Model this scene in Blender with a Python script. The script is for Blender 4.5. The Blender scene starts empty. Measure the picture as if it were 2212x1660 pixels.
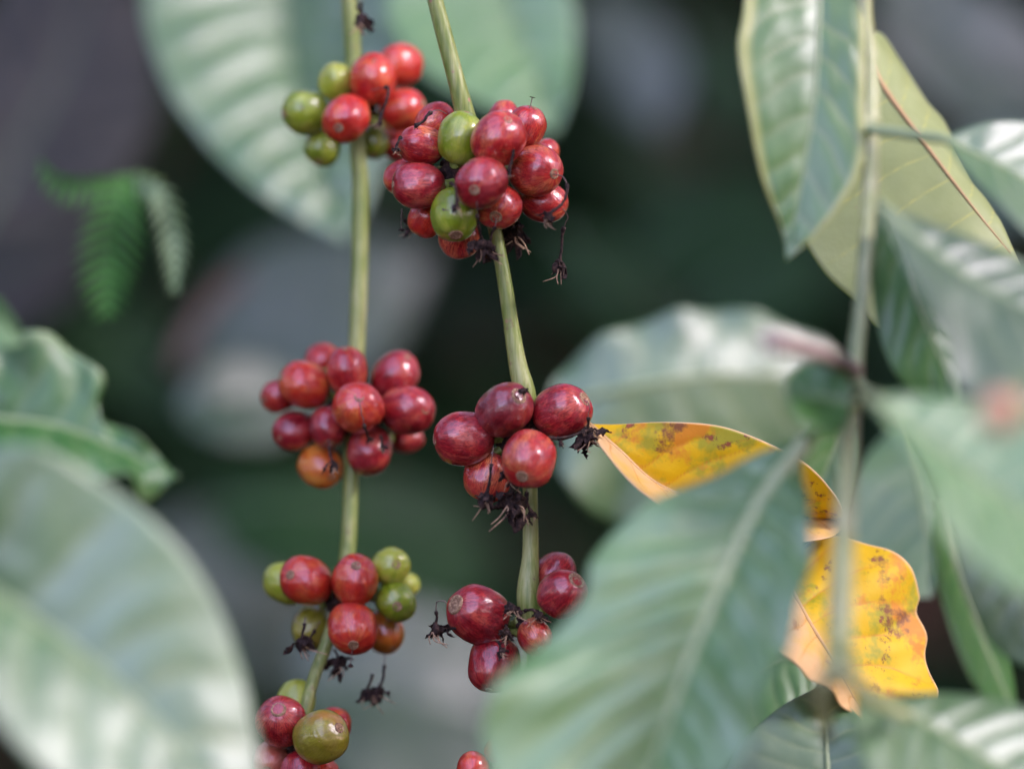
import bpy, bmesh, math, random
from mathutils import Vector, Matrix, noise

# ------------------------------------------------------------------ camera, sky, sun, exposure
scene = bpy.context.scene
CAM = Vector((0, 0, 1.3))
FOC = 0.9
cam_d = bpy.data.cameras.new("camera")
cam = bpy.data.objects.new("camera", cam_d)
scene.collection.objects.link(cam)
cam.location = CAM
cam.rotation_euler = (math.radians(90), 0, 0)
cam_d.sensor_width = 36
cam_d.lens = 120
cam_d.clip_start = 0.02
cam_d.clip_end = 200
cam_d.dof.use_dof = True
cam_d.dof.focus_distance = FOC - 0.004
cam_d.dof.aperture_fstop = 3.0
scene.camera = cam

SUN_DIR = Vector((.74, -.30, .62)).normalized()       # towards the light
world = bpy.data.worlds.new("World")
scene.world = world
world.use_nodes = True
wn = world.node_tree
sky = wn.nodes.new("ShaderNodeTexSky")
sky.sky_type = 'NISHITA'
sky.sun_disc = False
sky.sun_elevation = math.asin(SUN_DIR.z)
sky.sun_rotation = math.atan2(SUN_DIR.x, SUN_DIR.y)
sky.air_density = 1.0
sky.dust_density = 1.2
sky.ozone_density = 2.0
bg = wn.nodes["Background"]
wb = wn.nodes.new("ShaderNodeMix"); wb.data_type = 'RGBA'; wb.blend_type = 'MULTIPLY'
wb.inputs[0].default_value = 1
wb.inputs[7].default_value = (1.11, .94, 1.17, 1)
hs = wn.nodes.new("ShaderNodeHueSaturation")
hs.inputs['Saturation'].default_value = .68
wn.links.new(sky.outputs[0], hs.inputs['Color'])
wn.links.new(hs.outputs[0], wb.inputs[6])
wn.links.new(wb.outputs[2], bg.inputs[0])
bg.inputs[1].default_value = 0.15
sun_d = bpy.data.lights.new("sun", 'SUN')
sun_d.energy = 0.26
sun_d.angle = math.radians(9)
sun_d.color = (1.0, 0.96, 0.92)
sun = bpy.data.objects.new("sun", sun_d)
sun.rotation_euler = SUN_DIR.to_track_quat('Z', 'Y').to_euler()
sun.location = (1, -1, 3)
scene.collection.objects.link(sun)
scene.view_settings.view_transform = 'Standard'
scene.view_settings.look = 'None'
scene.view_settings.gamma = 1
scene.view_settings.exposure = 2.88
scene.cycles.use_denoising = True
scene.cycles.max_bounces = 6
scene.cycles.caustics_reflective = False
scene.cycles.caustics_refractive = False

# ------------------------------------------------------------------ helpers
C = scene.collection
K = 0.3 / 2212.0            # metres per photo unit per metre of distance


def P(x, y, d):
    return Vector(((x - 1106) * K * d, d, CAM.z - (y - 830) * K * d))


def link(name, me, parent=None, mat=None):
    o = bpy.data.objects.new(name, me)
    C.objects.link(o)
    if parent is not None:
        o.parent = parent
        o.matrix_parent_inverse = Matrix.Identity(4)
        o.matrix_basis = parent.matrix_world.inverted() @ Matrix.Identity(4) if False else Matrix.Translation(-world_loc(parent))
    if mat is not None and me is not None:
        me.materials.clear()
        me.materials.append(mat)
    return o


def world_loc(o):
    v = Vector((0, 0, 0))
    while o is not None:
        v += o.location
        o = o.parent
    return v


def thing(name, label, cat, loc, group=None):
    o = bpy.data.objects.new(name, None)
    o.empty_display_size = 0.01
    o.location = loc
    C.objects.link(o)
    tag(o, label, cat, group)
    return o


def tag(o, label=None, cat=None, group=None, kind=None):
    if label: o['label'] = label
    if cat: o['category'] = cat
    if group: o['group'] = group
    if kind: o['kind'] = kind
    return o


def smooth(me):
    for p in me.polygons:
        p.use_smooth = True


def crom(pts, n):
    """Catmull-Rom resample of a list of vectors into n+1 samples."""
    pts = [Vector(p) for p in pts]
    if len(pts) == 2:
        return [pts[0].lerp(pts[1], i / n) for i in range(n + 1)]
    ext = [pts[0] * 2 - pts[1]] + pts + [pts[-1] * 2 - pts[-2]]
    # arc-length parameters
    L = [0]
    for a, b in zip(pts, pts[1:]):
        L.append(L[-1] + (b - a).length)
    out = []
    seg = 0
    for i in range(n + 1):
        s = L[-1] * i / n
        while seg < len(pts) - 2 and s > L[seg + 1]:
            seg += 1
        t = (s - L[seg]) / max(1e-9, L[seg + 1] - L[seg])
        t = min(1, max(0, t))
        p0, p1, p2, p3 = ext[seg], ext[seg + 1], ext[seg + 2], ext[seg + 3]
        out.append(0.5 * ((2 * p1) + (p2 - p0) * t + (2 * p0 - 5 * p1 + 4 * p2 - p3) * t * t + (3 * p1 - p0 - 3 * p2 + p3) * t ** 3))
    return out


def tube(bm, pts, rads, seg=8, ridge=0.0, nr=4, cap=True, flat=1.0):
    """Tapered tube through pts. flat squashes the section along the view depth."""
    n = len(pts)
    rings = []
    up = Vector((0, 1, 0))
    for i, p in enumerate(pts):
        t = (pts[min(i + 1, n - 1)] - pts[max(i - 1, 0)])
        if t.length < 1e-9: t = Vector((0, 0, 1))
        t.normalize()
        a = up - t * up.dot(t)
        if a.length < 1e-3: a = Vector((1, 0, 0)) - t * t.x
        a.normalize()
        b = t.cross(a)
        r = rads[i] if not isinstance(rads, float) else rads
        ring = []
        for k in range(seg):
            th = 2 * math.pi * k / seg
            rr = r * (1 + ridge * math.cos(nr * th + 0.6))
            ring.append(bm.verts.new(p + a * (rr * math.cos(th) * flat) + b * (rr * math.sin(th))))
        rings.append(ring)
    for r0, r1 in zip(rings, rings[1:]):
        for k in range(seg):
            bm.faces.new((r0[k], r0[(k + 1) % seg], r1[(k + 1) % seg], r1[k]))
    if cap:
        bm.faces.new(list(reversed(rings[0])))
        bm.faces.new(rings[-1])


def finish(bm, name):
    bmesh.ops.recalc_face_normals(bm, faces=bm.faces)
    me = bpy.data.meshes.new(name)
    bm.to_mesh(me)
    bm.free()
    smooth(me)
    return me


# ------------------------------------------------------------------ materials
def newmat(name):
    m = bpy.data.materials.new(name)
    m.use_nodes = True
    nt = m.node_tree
    return m, nt, nt.nodes["Principled BSDF"]


def N(nt, t, **kw):
    n = nt.nodes.new(t)
    for k, v in kw.items():
        setattr(n, k, v)
    return n


def ramp(nt, src, stops, interp='LINEAR'):
    r = N(nt, "ShaderNodeValToRGB")
    r.color_ramp.interpolation = interp
    e = r.color_ramp.elements
    while len(e) < len(stops): e.new(0.5)
    for el, (p, c) in zip(e, stops):
        el.position = p
        el.color = (*c, 1) if len(c) == 3 else c
    nt.links.new(src, r.inputs[0])
    return r.outputs[0]


def mixc(nt, fac, a, b, blend='MIX'):
    m = N(nt, "ShaderNodeMix", data_type='RGBA', blend_type=blend)
    for s, v in ((0, fac), (6, a), (7, b)):
        if isinstance(v, (int, float)): m.inputs[s].default_value = v
        elif isinstance(v, tuple): m.inputs[s].default_value = (*v, 1)
        else: nt.links.new(v, m.inputs[s])
    return m.outputs[2]


def math_n(nt, op, a, b=None, c=None):
    m = N(nt, "ShaderNodeMath", operation=op)
    for i, v in enumerate((a, b, c)):
        if v is None: continue
        if isinstance(v, (int, float)): m.inputs[i].default_value = v
        else: nt.links.new(v, m.inputs[i])
    return m.outputs[0]


def noise_tex(nt, vec, scale, detail=3, rough=.55, dim='3D', w=None):
    n = N(nt, "ShaderNodeTexNoise", noise_dimensions=dim)
    if vec is not None: nt.links.new(vec, n.inputs['Vector'])
    n.inputs['Scale'].default_value = scale
    n.inputs['Detail'].default_value = detail
    n.inputs['Roughness'].default_value = rough
    return n


def bump(nt, bsdf, h, strength, dist):
    b = N(nt, "ShaderNodeBump")
    b.inputs['Strength'].default_value = strength
    b.inputs['Distance'].default_value = dist
    nt.links.new(h, b.inputs['Height'])
    nt.links.new(b.outputs[0], bsdf.inputs['Normal'])
    for k in ('Coat Normal',):
        nt.links.new(b.outputs[0], bsdf.inputs[k])


def cherry_mat(name, dark, mid, light, streak=1.0, blotch=None, bl_thr=0.62):
    """Skin with streaks running from stalk to navel (object Z)."""
    m, nt, b = newmat(name)
    tc = N(nt, "ShaderNodeTexCoord")
    oi = N(nt, "ShaderNodeObjectInfo")
    sep = N(nt, "ShaderNodeSeparateXYZ")
    nt.links.new(tc.outputs['Object'], sep.inputs[0])
    xy = N(nt, "ShaderNodeCombineXYZ")
    nt.links.new(sep.outputs[0], xy.inputs[0]); nt.links.new(sep.outputs[1], xy.inputs[1])
    nrm = N(nt, "ShaderNodeVectorMath", operation='NORMALIZE')
    nt.links.new(xy.outputs[0], nrm.inputs[0])
    sep2 = N(nt, "ShaderNodeSeparateXYZ")
    nt.links.new(nrm.outputs[0], sep2.inputs[0])
    zz = math_n(nt, 'MULTIPLY', sep.outputs[2], 60.0)
    off = math_n(nt, 'MULTIPLY', oi.outputs['Random'], 37.0)
    zo = math_n(nt, 'ADD', zz, off)
    cv = N(nt, "ShaderNodeCombineXYZ")
    nt.links.new(sep2.outputs[0], cv.inputs[0]); nt.links.new(sep2.outputs[1], cv.inputs[1]); nt.links.new(zo, cv.inputs[2])
    # streak vector wobbled a little
    wob = noise_tex(nt, tc.outputs['Object'], 300, 2)
    add = N(nt, "ShaderNodeVectorMath", operation='MULTIPLY_ADD')
    nt.links.new(wob.outputs['Color'], add.inputs[0]); add.inputs[1].default_value = (.12, .12, .3)
    nt.links.new(cv.outputs[0], add.inputs[2])
    s1 = noise_tex(nt, add.outputs[0], 15.0, 4, .72)
    s2 = noise_tex(nt, add.outputs[0], 2.2, 2, .5)
    objo = N(nt, "ShaderNodeVectorMath", operation='ADD')
    nt.links.new(tc.outputs['Object'], objo.inputs[0])
    rv = N(nt, "ShaderNodeCombineXYZ"); nt.links.new(oi.outputs['Random'], rv.inputs[0]); nt.links.new(oi.outputs['Random'], rv.inputs[2])
    nt.links.new(rv.outputs[0], objo.inputs[1])
    big = noise_tex(nt, objo.outputs[0], 130, 2)
    base = ramp(nt, math_n(nt, 'ADD', math_n(nt, 'MULTIPLY', s2.outputs[0], .5), math_n(nt, 'MULTIPLY', big.outputs[0], .5)),
                [(.36, dark), (.5, mid), (.66, light)])
    stf = ramp(nt, s1.outputs[0], [(.44, (0, 0, 0)), (.60, (1, 1, 1))])
    stf = math_n(nt, 'MULTIPLY', stf, 0.75 * streak)
    dk = tuple(c * .55 for c in dark)
    col = mixc(nt, stf, base, dk)
    ltf = ramp(nt, s1.outputs[0], [(.30, (1, 1, 1)), (.43, (0, 0, 0))])
    col = mixc(nt, math_n(nt, 'MULTIPLY', ltf, .5 * streak), col, light)
    if blotch:
        bl = noise_tex(nt, objo.outputs[0], 75, 2)
        bf = ramp(nt, bl.outputs[0], [(bl_thr - .06, (0, 0, 0)), (bl_thr + .06, (1, 1, 1))])
        col = mixc(nt, bf, col, blotch)
    # tiny pale lenticels
    vo = N(nt, "ShaderNodeTexVoronoi")
    nt.links.new(objo.outputs[0], vo.inputs['Vector']); vo.inputs['Scale'].default_value = 520
    sp = ramp(nt, vo.outputs['Distance'], [(.05, (1, 1, 1)), (.11, (0, 0, 0))])
    rr = ramp(nt, vo.outputs['Color'], [(.72, (0, 0, 0)), (.78, (1, 1, 1))])
    col = mixc(nt, math_n(nt, 'MULTIPLY', math_n(nt, 'MULTIPLY', sp, rr), .5), col, (.55, .33, .2))
    # dusty bloom and the odd brown scar
    du = noise_tex(nt, objo.outputs[0], 210, 5, .7)
    col = mixc(nt, math_n(nt, 'MULTIPLY', ramp(nt, du.outputs[0], [(.46, (0, 0, 0)), (.70, (1, 1, 1))]), .10), col, (.50, .28, .28))
    sc = noise_tex(nt, objo.outputs[0], 330, 3, .6)
    col = mixc(nt, ramp(nt, sc.outputs[0], [(.72, (0, 0, 0)), (.75, (1, 1, 1))]), col, (.06, .03, .02))
    nt.links.new(col, b.inputs['Base Color'])
    b.inputs['Roughness'].default_value = .38
    b.inputs['Specular IOR Level'].default_value = .22
    b.inputs['Coat Weight'].default_value = 1
    b.inputs['Coat IOR'].default_value = 1.52
    b.inputs['Coat Roughness'].default_value = .11
    b.inputs['Subsurface Weight'].default_value = .12
    b.inputs['Subsurface Radius'].default_value = (1, .3, .15)
    b.inputs['Subsurface Scale'].default_value = .002
    f = noise_tex(nt, objo.outputs[0], 1500, 3, .6)
    f2 = noise_tex(nt, objo.outputs[0], 420, 2, .5)
    h = math_n(nt, 'ADD', math_n(nt, 'MULTIPLY', f.outputs[0], .3), math_n(nt, 'MULTIPLY', f2.outputs[0], 1.0))
    bump(nt, b, h, .38, .0005)
    rf = noise_tex(nt, objo.outputs[0], 240, 4, .7)
    nt.links.new(ramp(nt, rf.outputs[0], [(.4, (.08, .08, .08)), (.68, (.22, .22, .22))]), b.inputs['Coat Roughness'])
    return m


CH = {
    'crimson': cherry_mat("cherry crimson", (.18, .005, .010), (.32, .014, .020), (.50, .09, .05)),
    'red': cherry_mat("cherry red", (.26, .006, .010), (.43, .024, .020), (.58, .17, .06)),
    'scarlet': cherry_mat("cherry scarlet", (.36, .010, .010), (.50, .035, .015), (.58, .14, .03), .7),
    'orange': cherry_mat("cherry orange", (.40, .065, .008), (.54, .15, .014), (.54, .24, .03), .45, (.16, .10, .01), .60),
    'wine': cherry_mat("cherry wine", (.11, .006, .011), (.19, .013, .016), (.25, .03, .015), .7, (.13, .14, .01), .68),
    'green': cherry_mat("cherry green", (.12, .18, .006), (.18, .25, .012), (.32, .36, .04), .25),
    'lime': cherry_mat("cherry lime", (.22, .28, .015), (.31, .36, .03), (.44, .43, .07), .2),
    'olive': cherry_mat("cherry olive", (.16, .135, .010), (.23, .21, .015), (.29, .28, .03), .4, (.32, .12, .02), .62),
    'salmon': cherry_mat('cherry salmon', (.50, .20, .09), (.56, .27, .15), (.50, .34, .2), .2),
    'pink': cherry_mat("cherry pink", (.42, .08, .05), (.52, .16, .10), (.52, .24, .17), .5),
}


def navel_mat():
    m, nt, b = newmat("corky navel")
    tc = N(nt, "ShaderNodeTexCoord")
    n = noise_tex(nt, tc.outputs['Object'], 1400, 4, .7)
    col = ramp(nt, n.outputs[0], [(.3, (.07, .03, .015)), (.5, (.22, .12, .06)), (.68, (.42, .29, .16))])
    nt.links.new(col, b.inputs['Base Color'])
    b.inputs['Roughness'].default_value = .8
    bump(nt, b, n.outputs[0], .7, .0004)
    return m


def simple_mat(name, stops, scale, rough=.7, bs=.5, spec=.5, stretch=None):
    m, nt, b = newmat(name)
    tc = N(nt, "ShaderNodeTexCoord")
    v = tc.outputs['Object']
    if stretch:
        mp = N(nt, "ShaderNodeMapping"); mp.inputs['Scale'].default_value = stretch
        nt.links.new(v, mp.inputs[0]); v = mp.outputs[0]
    n = noise_tex(nt, v, scale, 4, .65)
    nt.links.new(ramp(nt, n.outputs[0], stops), b.inputs['Base Color'])
    b.inputs['Roughness'].default_value = rough
    b.inputs['Specular IOR Level'].default_value = spec
    bump(nt, b, n.outputs[0], bs, .0004)
    return m


NAVEL = navel_mat()
PIT = simple_mat("navel pit", [(.35, (.02, .012, .008)), (.65, (.12, .07, .04))], 1500)
DRIED = simple_mat("withered flower tissue", [(.35, (.008, .005, .004)), (.52, (.024, .013, .010)), (.72, (.09, .05, .035))], 900, .85, .5, .25)
DRIEDHI = simple_mat("withered flower filament", [(.35, (.13, .07, .04)), (.6, (.38, .25, .14)), (.75, (.55, .40, .26))], 900, .7)
THREAD = simple_mat("dry style thread", [(.35, (.05, .03, .025)), (.65, (.16, .10, .08))], 600, .7)


def stem_mat(name, c0, c1, c2, spots=True):
    m, nt, b = newmat(name)
    tc = N(nt, "ShaderNodeTexCoord")
    mp = N(nt, "ShaderNodeMapping"); mp.inputs['Scale'].default_value = (1, 1, .035)
    nt.links.new(tc.outputs['Object'], mp.inputs[0])
    n = noise_tex(nt, mp.outputs[0], 900, 3, .6)
    n2 = noise_tex(nt, tc.outputs['Object'], 60, 3, .6)
    f = math_n(nt, 'ADD', math_n(nt, 'MULTIPLY', n.outputs[0], .55), math_n(nt, 'MULTIPLY', n2.outputs[0], .45))
    col = ramp(nt, f, [(.38, c0), (.5, c1), (.62, c2)])
    if spots:
        n3 = noise_tex(nt, tc.outputs['Object'], 330, 4, .75)
        sf = ramp(nt, n3.outputs[0], [(.60, (0, 0, 0)), (.70, (.8, .8, .8))])
        col = mixc(nt, sf, col, (.16, .10, .05))
        vo = N(nt, "ShaderNodeTexVoronoi"); vo.inputs['Scale'].default_value = 190
        nt.links.new(tc.outputs['Object'], vo.inputs['Vector'])
        rr = ramp(nt, vo.outputs['Color'], [(.66, (0, 0, 0)), (.72, (1, 1, 1))])
        sp = ramp(nt, vo.outputs['Distance'], [(.08, (1, 1, 1)), (.14, (0, 0, 0))])
        col = mixc(nt, math_n(nt, 'MULTIPLY', sp, rr), col, (.30, .17, .10))
    nt.links.new(col, b.inputs['Base Color'])
    b.inputs['Roughness'].default_value = .45
    bump(nt, b, f, .45, .0006)
    return m


STEM = stem_mat("green branch bark", (.11, .16, .025), (.19, .23, .05), (.30, .32, .12))
STEM_P = stem_mat("pale branch bark", (.26, .30, .10), (.36, .38, .17), (.46, .46, .26), False)
STEM_D = stem_mat("dull branch bark", (.09, .13, .05), (.15, .19, .08), (.22, .25, .12), False)
PEDI = stem_mat("cherry stalk skin", (.13, .18, .03), (.20, .25, .05), (.30, .32, .10), True)
STUB = simple_mat("pinkish cut twig", [(.35, (.24, .17, .13)), (.65, (.36, .28, .24))], 200)
TWIG = simple_mat("brown twig bark", [(.35, (.035, .02, .014)), (.65, (.075, .045, .034))], 200)


def leaf_mat(name, base, base2, vein, rough=.38, spec=.6, coat=.25, trans=.12, back=None, spots=None, edge=None, tcol=None, cream=None):
    m, nt, b = newmat(name)
    at = N(nt, "ShaderNodeAttribute", attribute_name="vein")
    tc = N(nt, "ShaderNodeTexCoord")
    n = noise_tex(nt, tc.outputs['Object'], 28, 4, .6)
    col = ramp(nt, n.outputs[0], [(.38, base), (.62, base2)])
    if spots:
        for sc, thr, c in spots:
            sn = noise_tex(nt, tc.outputs['Object'], sc, 5, .68)
            sf = ramp(nt, sn.outputs[0], [(thr, (0, 0, 0)), (thr + .07, (1, 1, 1))])
            col = mixc(nt, sf, col, c)
    if cream:
        cr = N(nt, "ShaderNodeAttribute", attribute_name="cream")
        cn = noise_tex(nt, tc.outputs['Object'], 45, 4, .65)
        cf = math_n(nt, 'MULTIPLY', cr.outputs['Fac'], ramp(nt, cn.outputs[0], [(.36, (.45, .45, .45)), (.5, (1, 1, 1))]))
        col = mixc(nt, cf, col, cream)
        sn = noise_tex(nt, tc.outputs['Object'], 130, 4, .7)
        col = mixc(nt, ramp(nt, sn.outputs[0], [(.62, (0, 0, 0)), (.70, (.8, .8, .8))]), col, (.35, .10, .04))
    if edge:
        ea = N(nt, "ShaderNodeAttribute", attribute_name="rim")
        ef = ramp(nt, ea.outputs['Fac'], [(edge[1], (0, 0, 0)), (min(.999, edge[1] + .1), (1, 1, 1))])
        col = mixc(nt, ef, col, edge[0])
    col = mixc(nt, at.outputs['Fac'], col, vein)
    if back:
        ge = N(nt, "ShaderNodeNewGeometry")
        col = mixc(nt, ge.outputs['Backfacing'], col, back)
    nt.links.new(col, b.inputs['Base Color'])
    b.inputs['Roughness'].default_value = rough
    b.inputs['Specular IOR Level'].default_value = spec
    b.inputs['Coat Weight'].default_value = coat
    b.inputs['Coat Roughness'].default_value = .48
    b.inputs['Coat IOR'].default_value = 1.64
    f = noise_tex(nt, tc.outputs['Object'], 420, 3, .6)
    bump(nt, b, f.outputs[0], .25, .0005)
    if trans > 0:
        tr = N(nt, "ShaderNodeBsdfTranslucent")
        tcn = mixc(nt, 1.0, col, tcol or (1.3, 1.5, .6), 'MULTIPLY')
        nt.links.new(tcn, tr.inputs[0])
        mx = N(nt, "ShaderNodeMixShader"); mx.inputs[0].default_value = trans
        out = nt.nodes["Material Output"]
        nt.links.new(b.outputs[0], mx.inputs[1]); nt.links.new(tr.outputs[0], mx.inputs[2])
        nt.links.new(mx.outputs[0], out.inputs[0])
    return m


LM = {
    'glossy': leaf_mat("glossy green leaf", (.026, .07, .018), (.038, .095, .026), (.08, .14, .05), .48, .9, .7),
    'pale': leaf_mat("waxy pale leaf", (.036, .11, .018), (.052, .14, .026), (.15, .22, .06), .5, 1.0, 1.0),
    'matte': leaf_mat('matte pale green leaf', (.050, .155, .022), (.072, .19, .034), (.20, .30, .08), .55, 1.0, 1.0),
    'midrib_light': leaf_mat('light leaf midrib', (.30, .36, .18), (.36, .42, .22), (.3, .36, .2), .5, .5, .2, 0),
    'fresh': leaf_mat("fresh green leaf", (.035, .13, .015), (.055, .17, .025), (.15, .24, .07), .42, .6, .4, .25),
    'deep': leaf_mat('leaf darkened for deep shade', (.008, .022, .008), (.010, .030, .007), (.012, .03, .01), .6, .08, 0, 0),  # base darkened to put deep backdrop shade into the leaf colour
    'half_shade': leaf_mat('half shade-darkened leaf', (.012, .036, .010), (.020, .052, .016), (.04, .08, .03), .5, .8, .55),  # half shade put into a darker leaf base
    'dim': leaf_mat("shade-darkened leaf", (.007, .030, .006), (.012, .043, .009), (.025, .06, .02), .55, .2, .0),  # background shade painted in as a dark base colour
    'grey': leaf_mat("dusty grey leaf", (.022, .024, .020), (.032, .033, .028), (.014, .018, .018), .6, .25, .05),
    'bronze': leaf_mat("yellow green leaf underside", (.28, .33, .11), (.35, .40, .16), (.46, .46, .12), .55, .4, .1, .25,
                       spots=[(70, .63, (.30, .16, .12))], edge=((.10, .16, .03), .985)),
    'young': leaf_mat("leaf with yellow rim", (.05, .16, .015), (.075, .20, .02), (.22, .28, .10), .4, .9, .8, .35, edge=((.36, .38, .08), .8), tcol=(1.2, 1.7, .35)),
    'yellow': leaf_mat("ripe yellow leaf", (.60, .38, .003), (.68, .48, .004), (.55, .24, .02), .55, .3, .0, .22,
                       spots=[(38, .51, (.36, .34, .02)), (50, .54, (.60, .25, .02)), (60, .565, (.22, .09, .03)), (130, .585, (.13, .04, .025))],
                       edge=((.70, .50, .25), .975), tcol=(1.2, 1.0, .5), cream=(.66, .44, .20)),
    'rimmed': leaf_mat('dark leaf with paler rim', (.022, .10, .010), (.035, .13, .018), (.12, .2, .06), .45, .6, .4, .2, edge=((.16, .26, .10), .84)),
    'fern': leaf_mat("fern frond green", (.035, .13, .02), (.055, .18, .03), (.10, .2, .06), .6, .3, .0, .3),
    'fernpale': leaf_mat("pale fern frond", (.15, .24, .11), (.22, .31, .16), (.3, .36, .2), .6, .4, .1, .3),
    'midrib': leaf_mat("leaf midrib", (.17, .24, .10), (.22, .29, .13), (.25, .3, .15), .45, .5, .2, 0),
    'midrib_dim': leaf_mat("shade-darkened leaf midrib", (.04, .08, .04), (.06, .10, .05), (.06, .1, .05), .5, .5, .1, 0),  # midrib copy with the shade put into its colour
    'midrib_tan': leaf_mat("tan leaf midrib", (.38, .24, .09), (.48, .30, .12), (.5, .3, .12), .55, .4, .1, 0),
}

# ------------------------------------------------------------------ setting: ground, added bank, foliage shell
def soil():
    m, nt, b = newmat("shade-darkened soil")
    tc = N(nt, "ShaderNodeTexCoord")
    n = noise_tex(nt, tc.outputs['Object'], 9, 6, .7)
    nt.links.new(ramp(nt, n.outputs[0], [(.35, (.006, .0035, .002)), (.6, (.018, .010, .006)), (.75, (.04, .022, .013))]), b.inputs['Base Color'])  # near-black base puts the backdrop's shade into the soil colour
    b.inputs['Roughness'].default_value = .95
    b.inputs['Specular IOR Level'].default_value = .05
    bump(nt, b, n.outputs[0], .8, .05)
    return m


SOIL = soil()
bm = bmesh.new()
nx, ny = 90, 70
grid = []
for j in range(ny):
    row = []
    for i in range(nx):
        x = (i / (nx - 1) - .5) * 60
        y = -20 + j / (ny - 1) * 60
        # added bank behind the plants shuts out the sky between leaves
        t = min(1, max(0, (y - 3.6) / 3.0))
        z = 4.2 * t * t * (3 - 2 * t)
        z += .12 * noise.noise(Vector((x * .6, y * .6, 0)))
        row.append(bm.verts.new((x, y, z)))
    grid.append(row)
for j in range(ny - 1):
    for i in range(nx - 1):
        bm.faces.new((grid[j][i], grid[j][i + 1], grid[j + 1][i + 1], grid[j + 1][i]))
g = link("ground", finish(bm, "ground"), None, SOIL)
tag(g, "darkened soil with a bank added behind the coffee plants to shut out sky", None, None, 'structure')

# backdrop leaves plus an added unseen shell that blocks sky; gaps shape the highlights
rnd = random.Random(4)
LIGHT_GAPS = [(SUN_DIR, 15), (Vector((-.34, -.92, .44)).normalized(), 27), (Vector((-.3, -.5, .85)).normalized(), 30)]


def foliage_shell_mesh(n, keep):
    bm = bmesh.new()
    for _ in range(n):
        u = rnd.uniform(-.38, 1)
        th = rnd.uniform(0, 2 * math.pi)
        s = math.sqrt(max(0, 1 - u * u))
        d = Vector((s * math.cos(th), s * math.sin(th), u))
        if not keep(d): continue
        r = rnd.uniform(1.7, 2.9)
        if d.z < 0 and d.y < 0: continue
        c = Vector((0, .9, 1.3)) + d * r
        if c.z < .05 or c.y > 3.9: 
            if c.z < .05: continue
        L = rnd.uniform(.16, .30); W = L * rnd.uniform(.32, .45)
        ax = Vector((rnd.gauss(0, 1), rnd.gauss(0, 1), rnd.gauss(-.5, 1))).normalized()
        nn = (d + Vector((rnd.gauss(0, .55), rnd.gauss(0, .55), rnd.gauss(0, .55)))).normalized()
        ax = (ax - nn * ax.dot(nn)).normalized()
        si = nn.cross(ax)
        prev = None
        for k in range(7):
            t = k / 6
            w = W * math.sin(math.pi * min(1, t * .92 + .04)) ** .8 * .5
            droop = nn * (-.18 * L * t * t)
            p = c + ax * (L * (t - .5)) + droop
            q = (bm.verts.new(p - si * w + nn * w * .25), bm.verts.new(p), bm.verts.new(p + si * w + nn * w * .25))
            if prev:
                bm.faces.new((prev[0], prev[1], q[1], q[0]))
                bm.faces.new((prev[1], prev[2], q[2], q[1]))
            prev = q
    return finish(bm, "foliage")


def keep(d):
    for v, a in LIGHT_GAPS:
        if d.dot(v) > math.cos(math.radians(a + rnd.uniform(-4, 4))): return False
    return True


fol = link("foliage", foliage_shell_mesh(7500, keep), None, LM['deep'])
tag(fol, "dark dense coffee foliage behind the branches, with an added shell around and overhead shaping the light", None, None, 'stuff')

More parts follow.
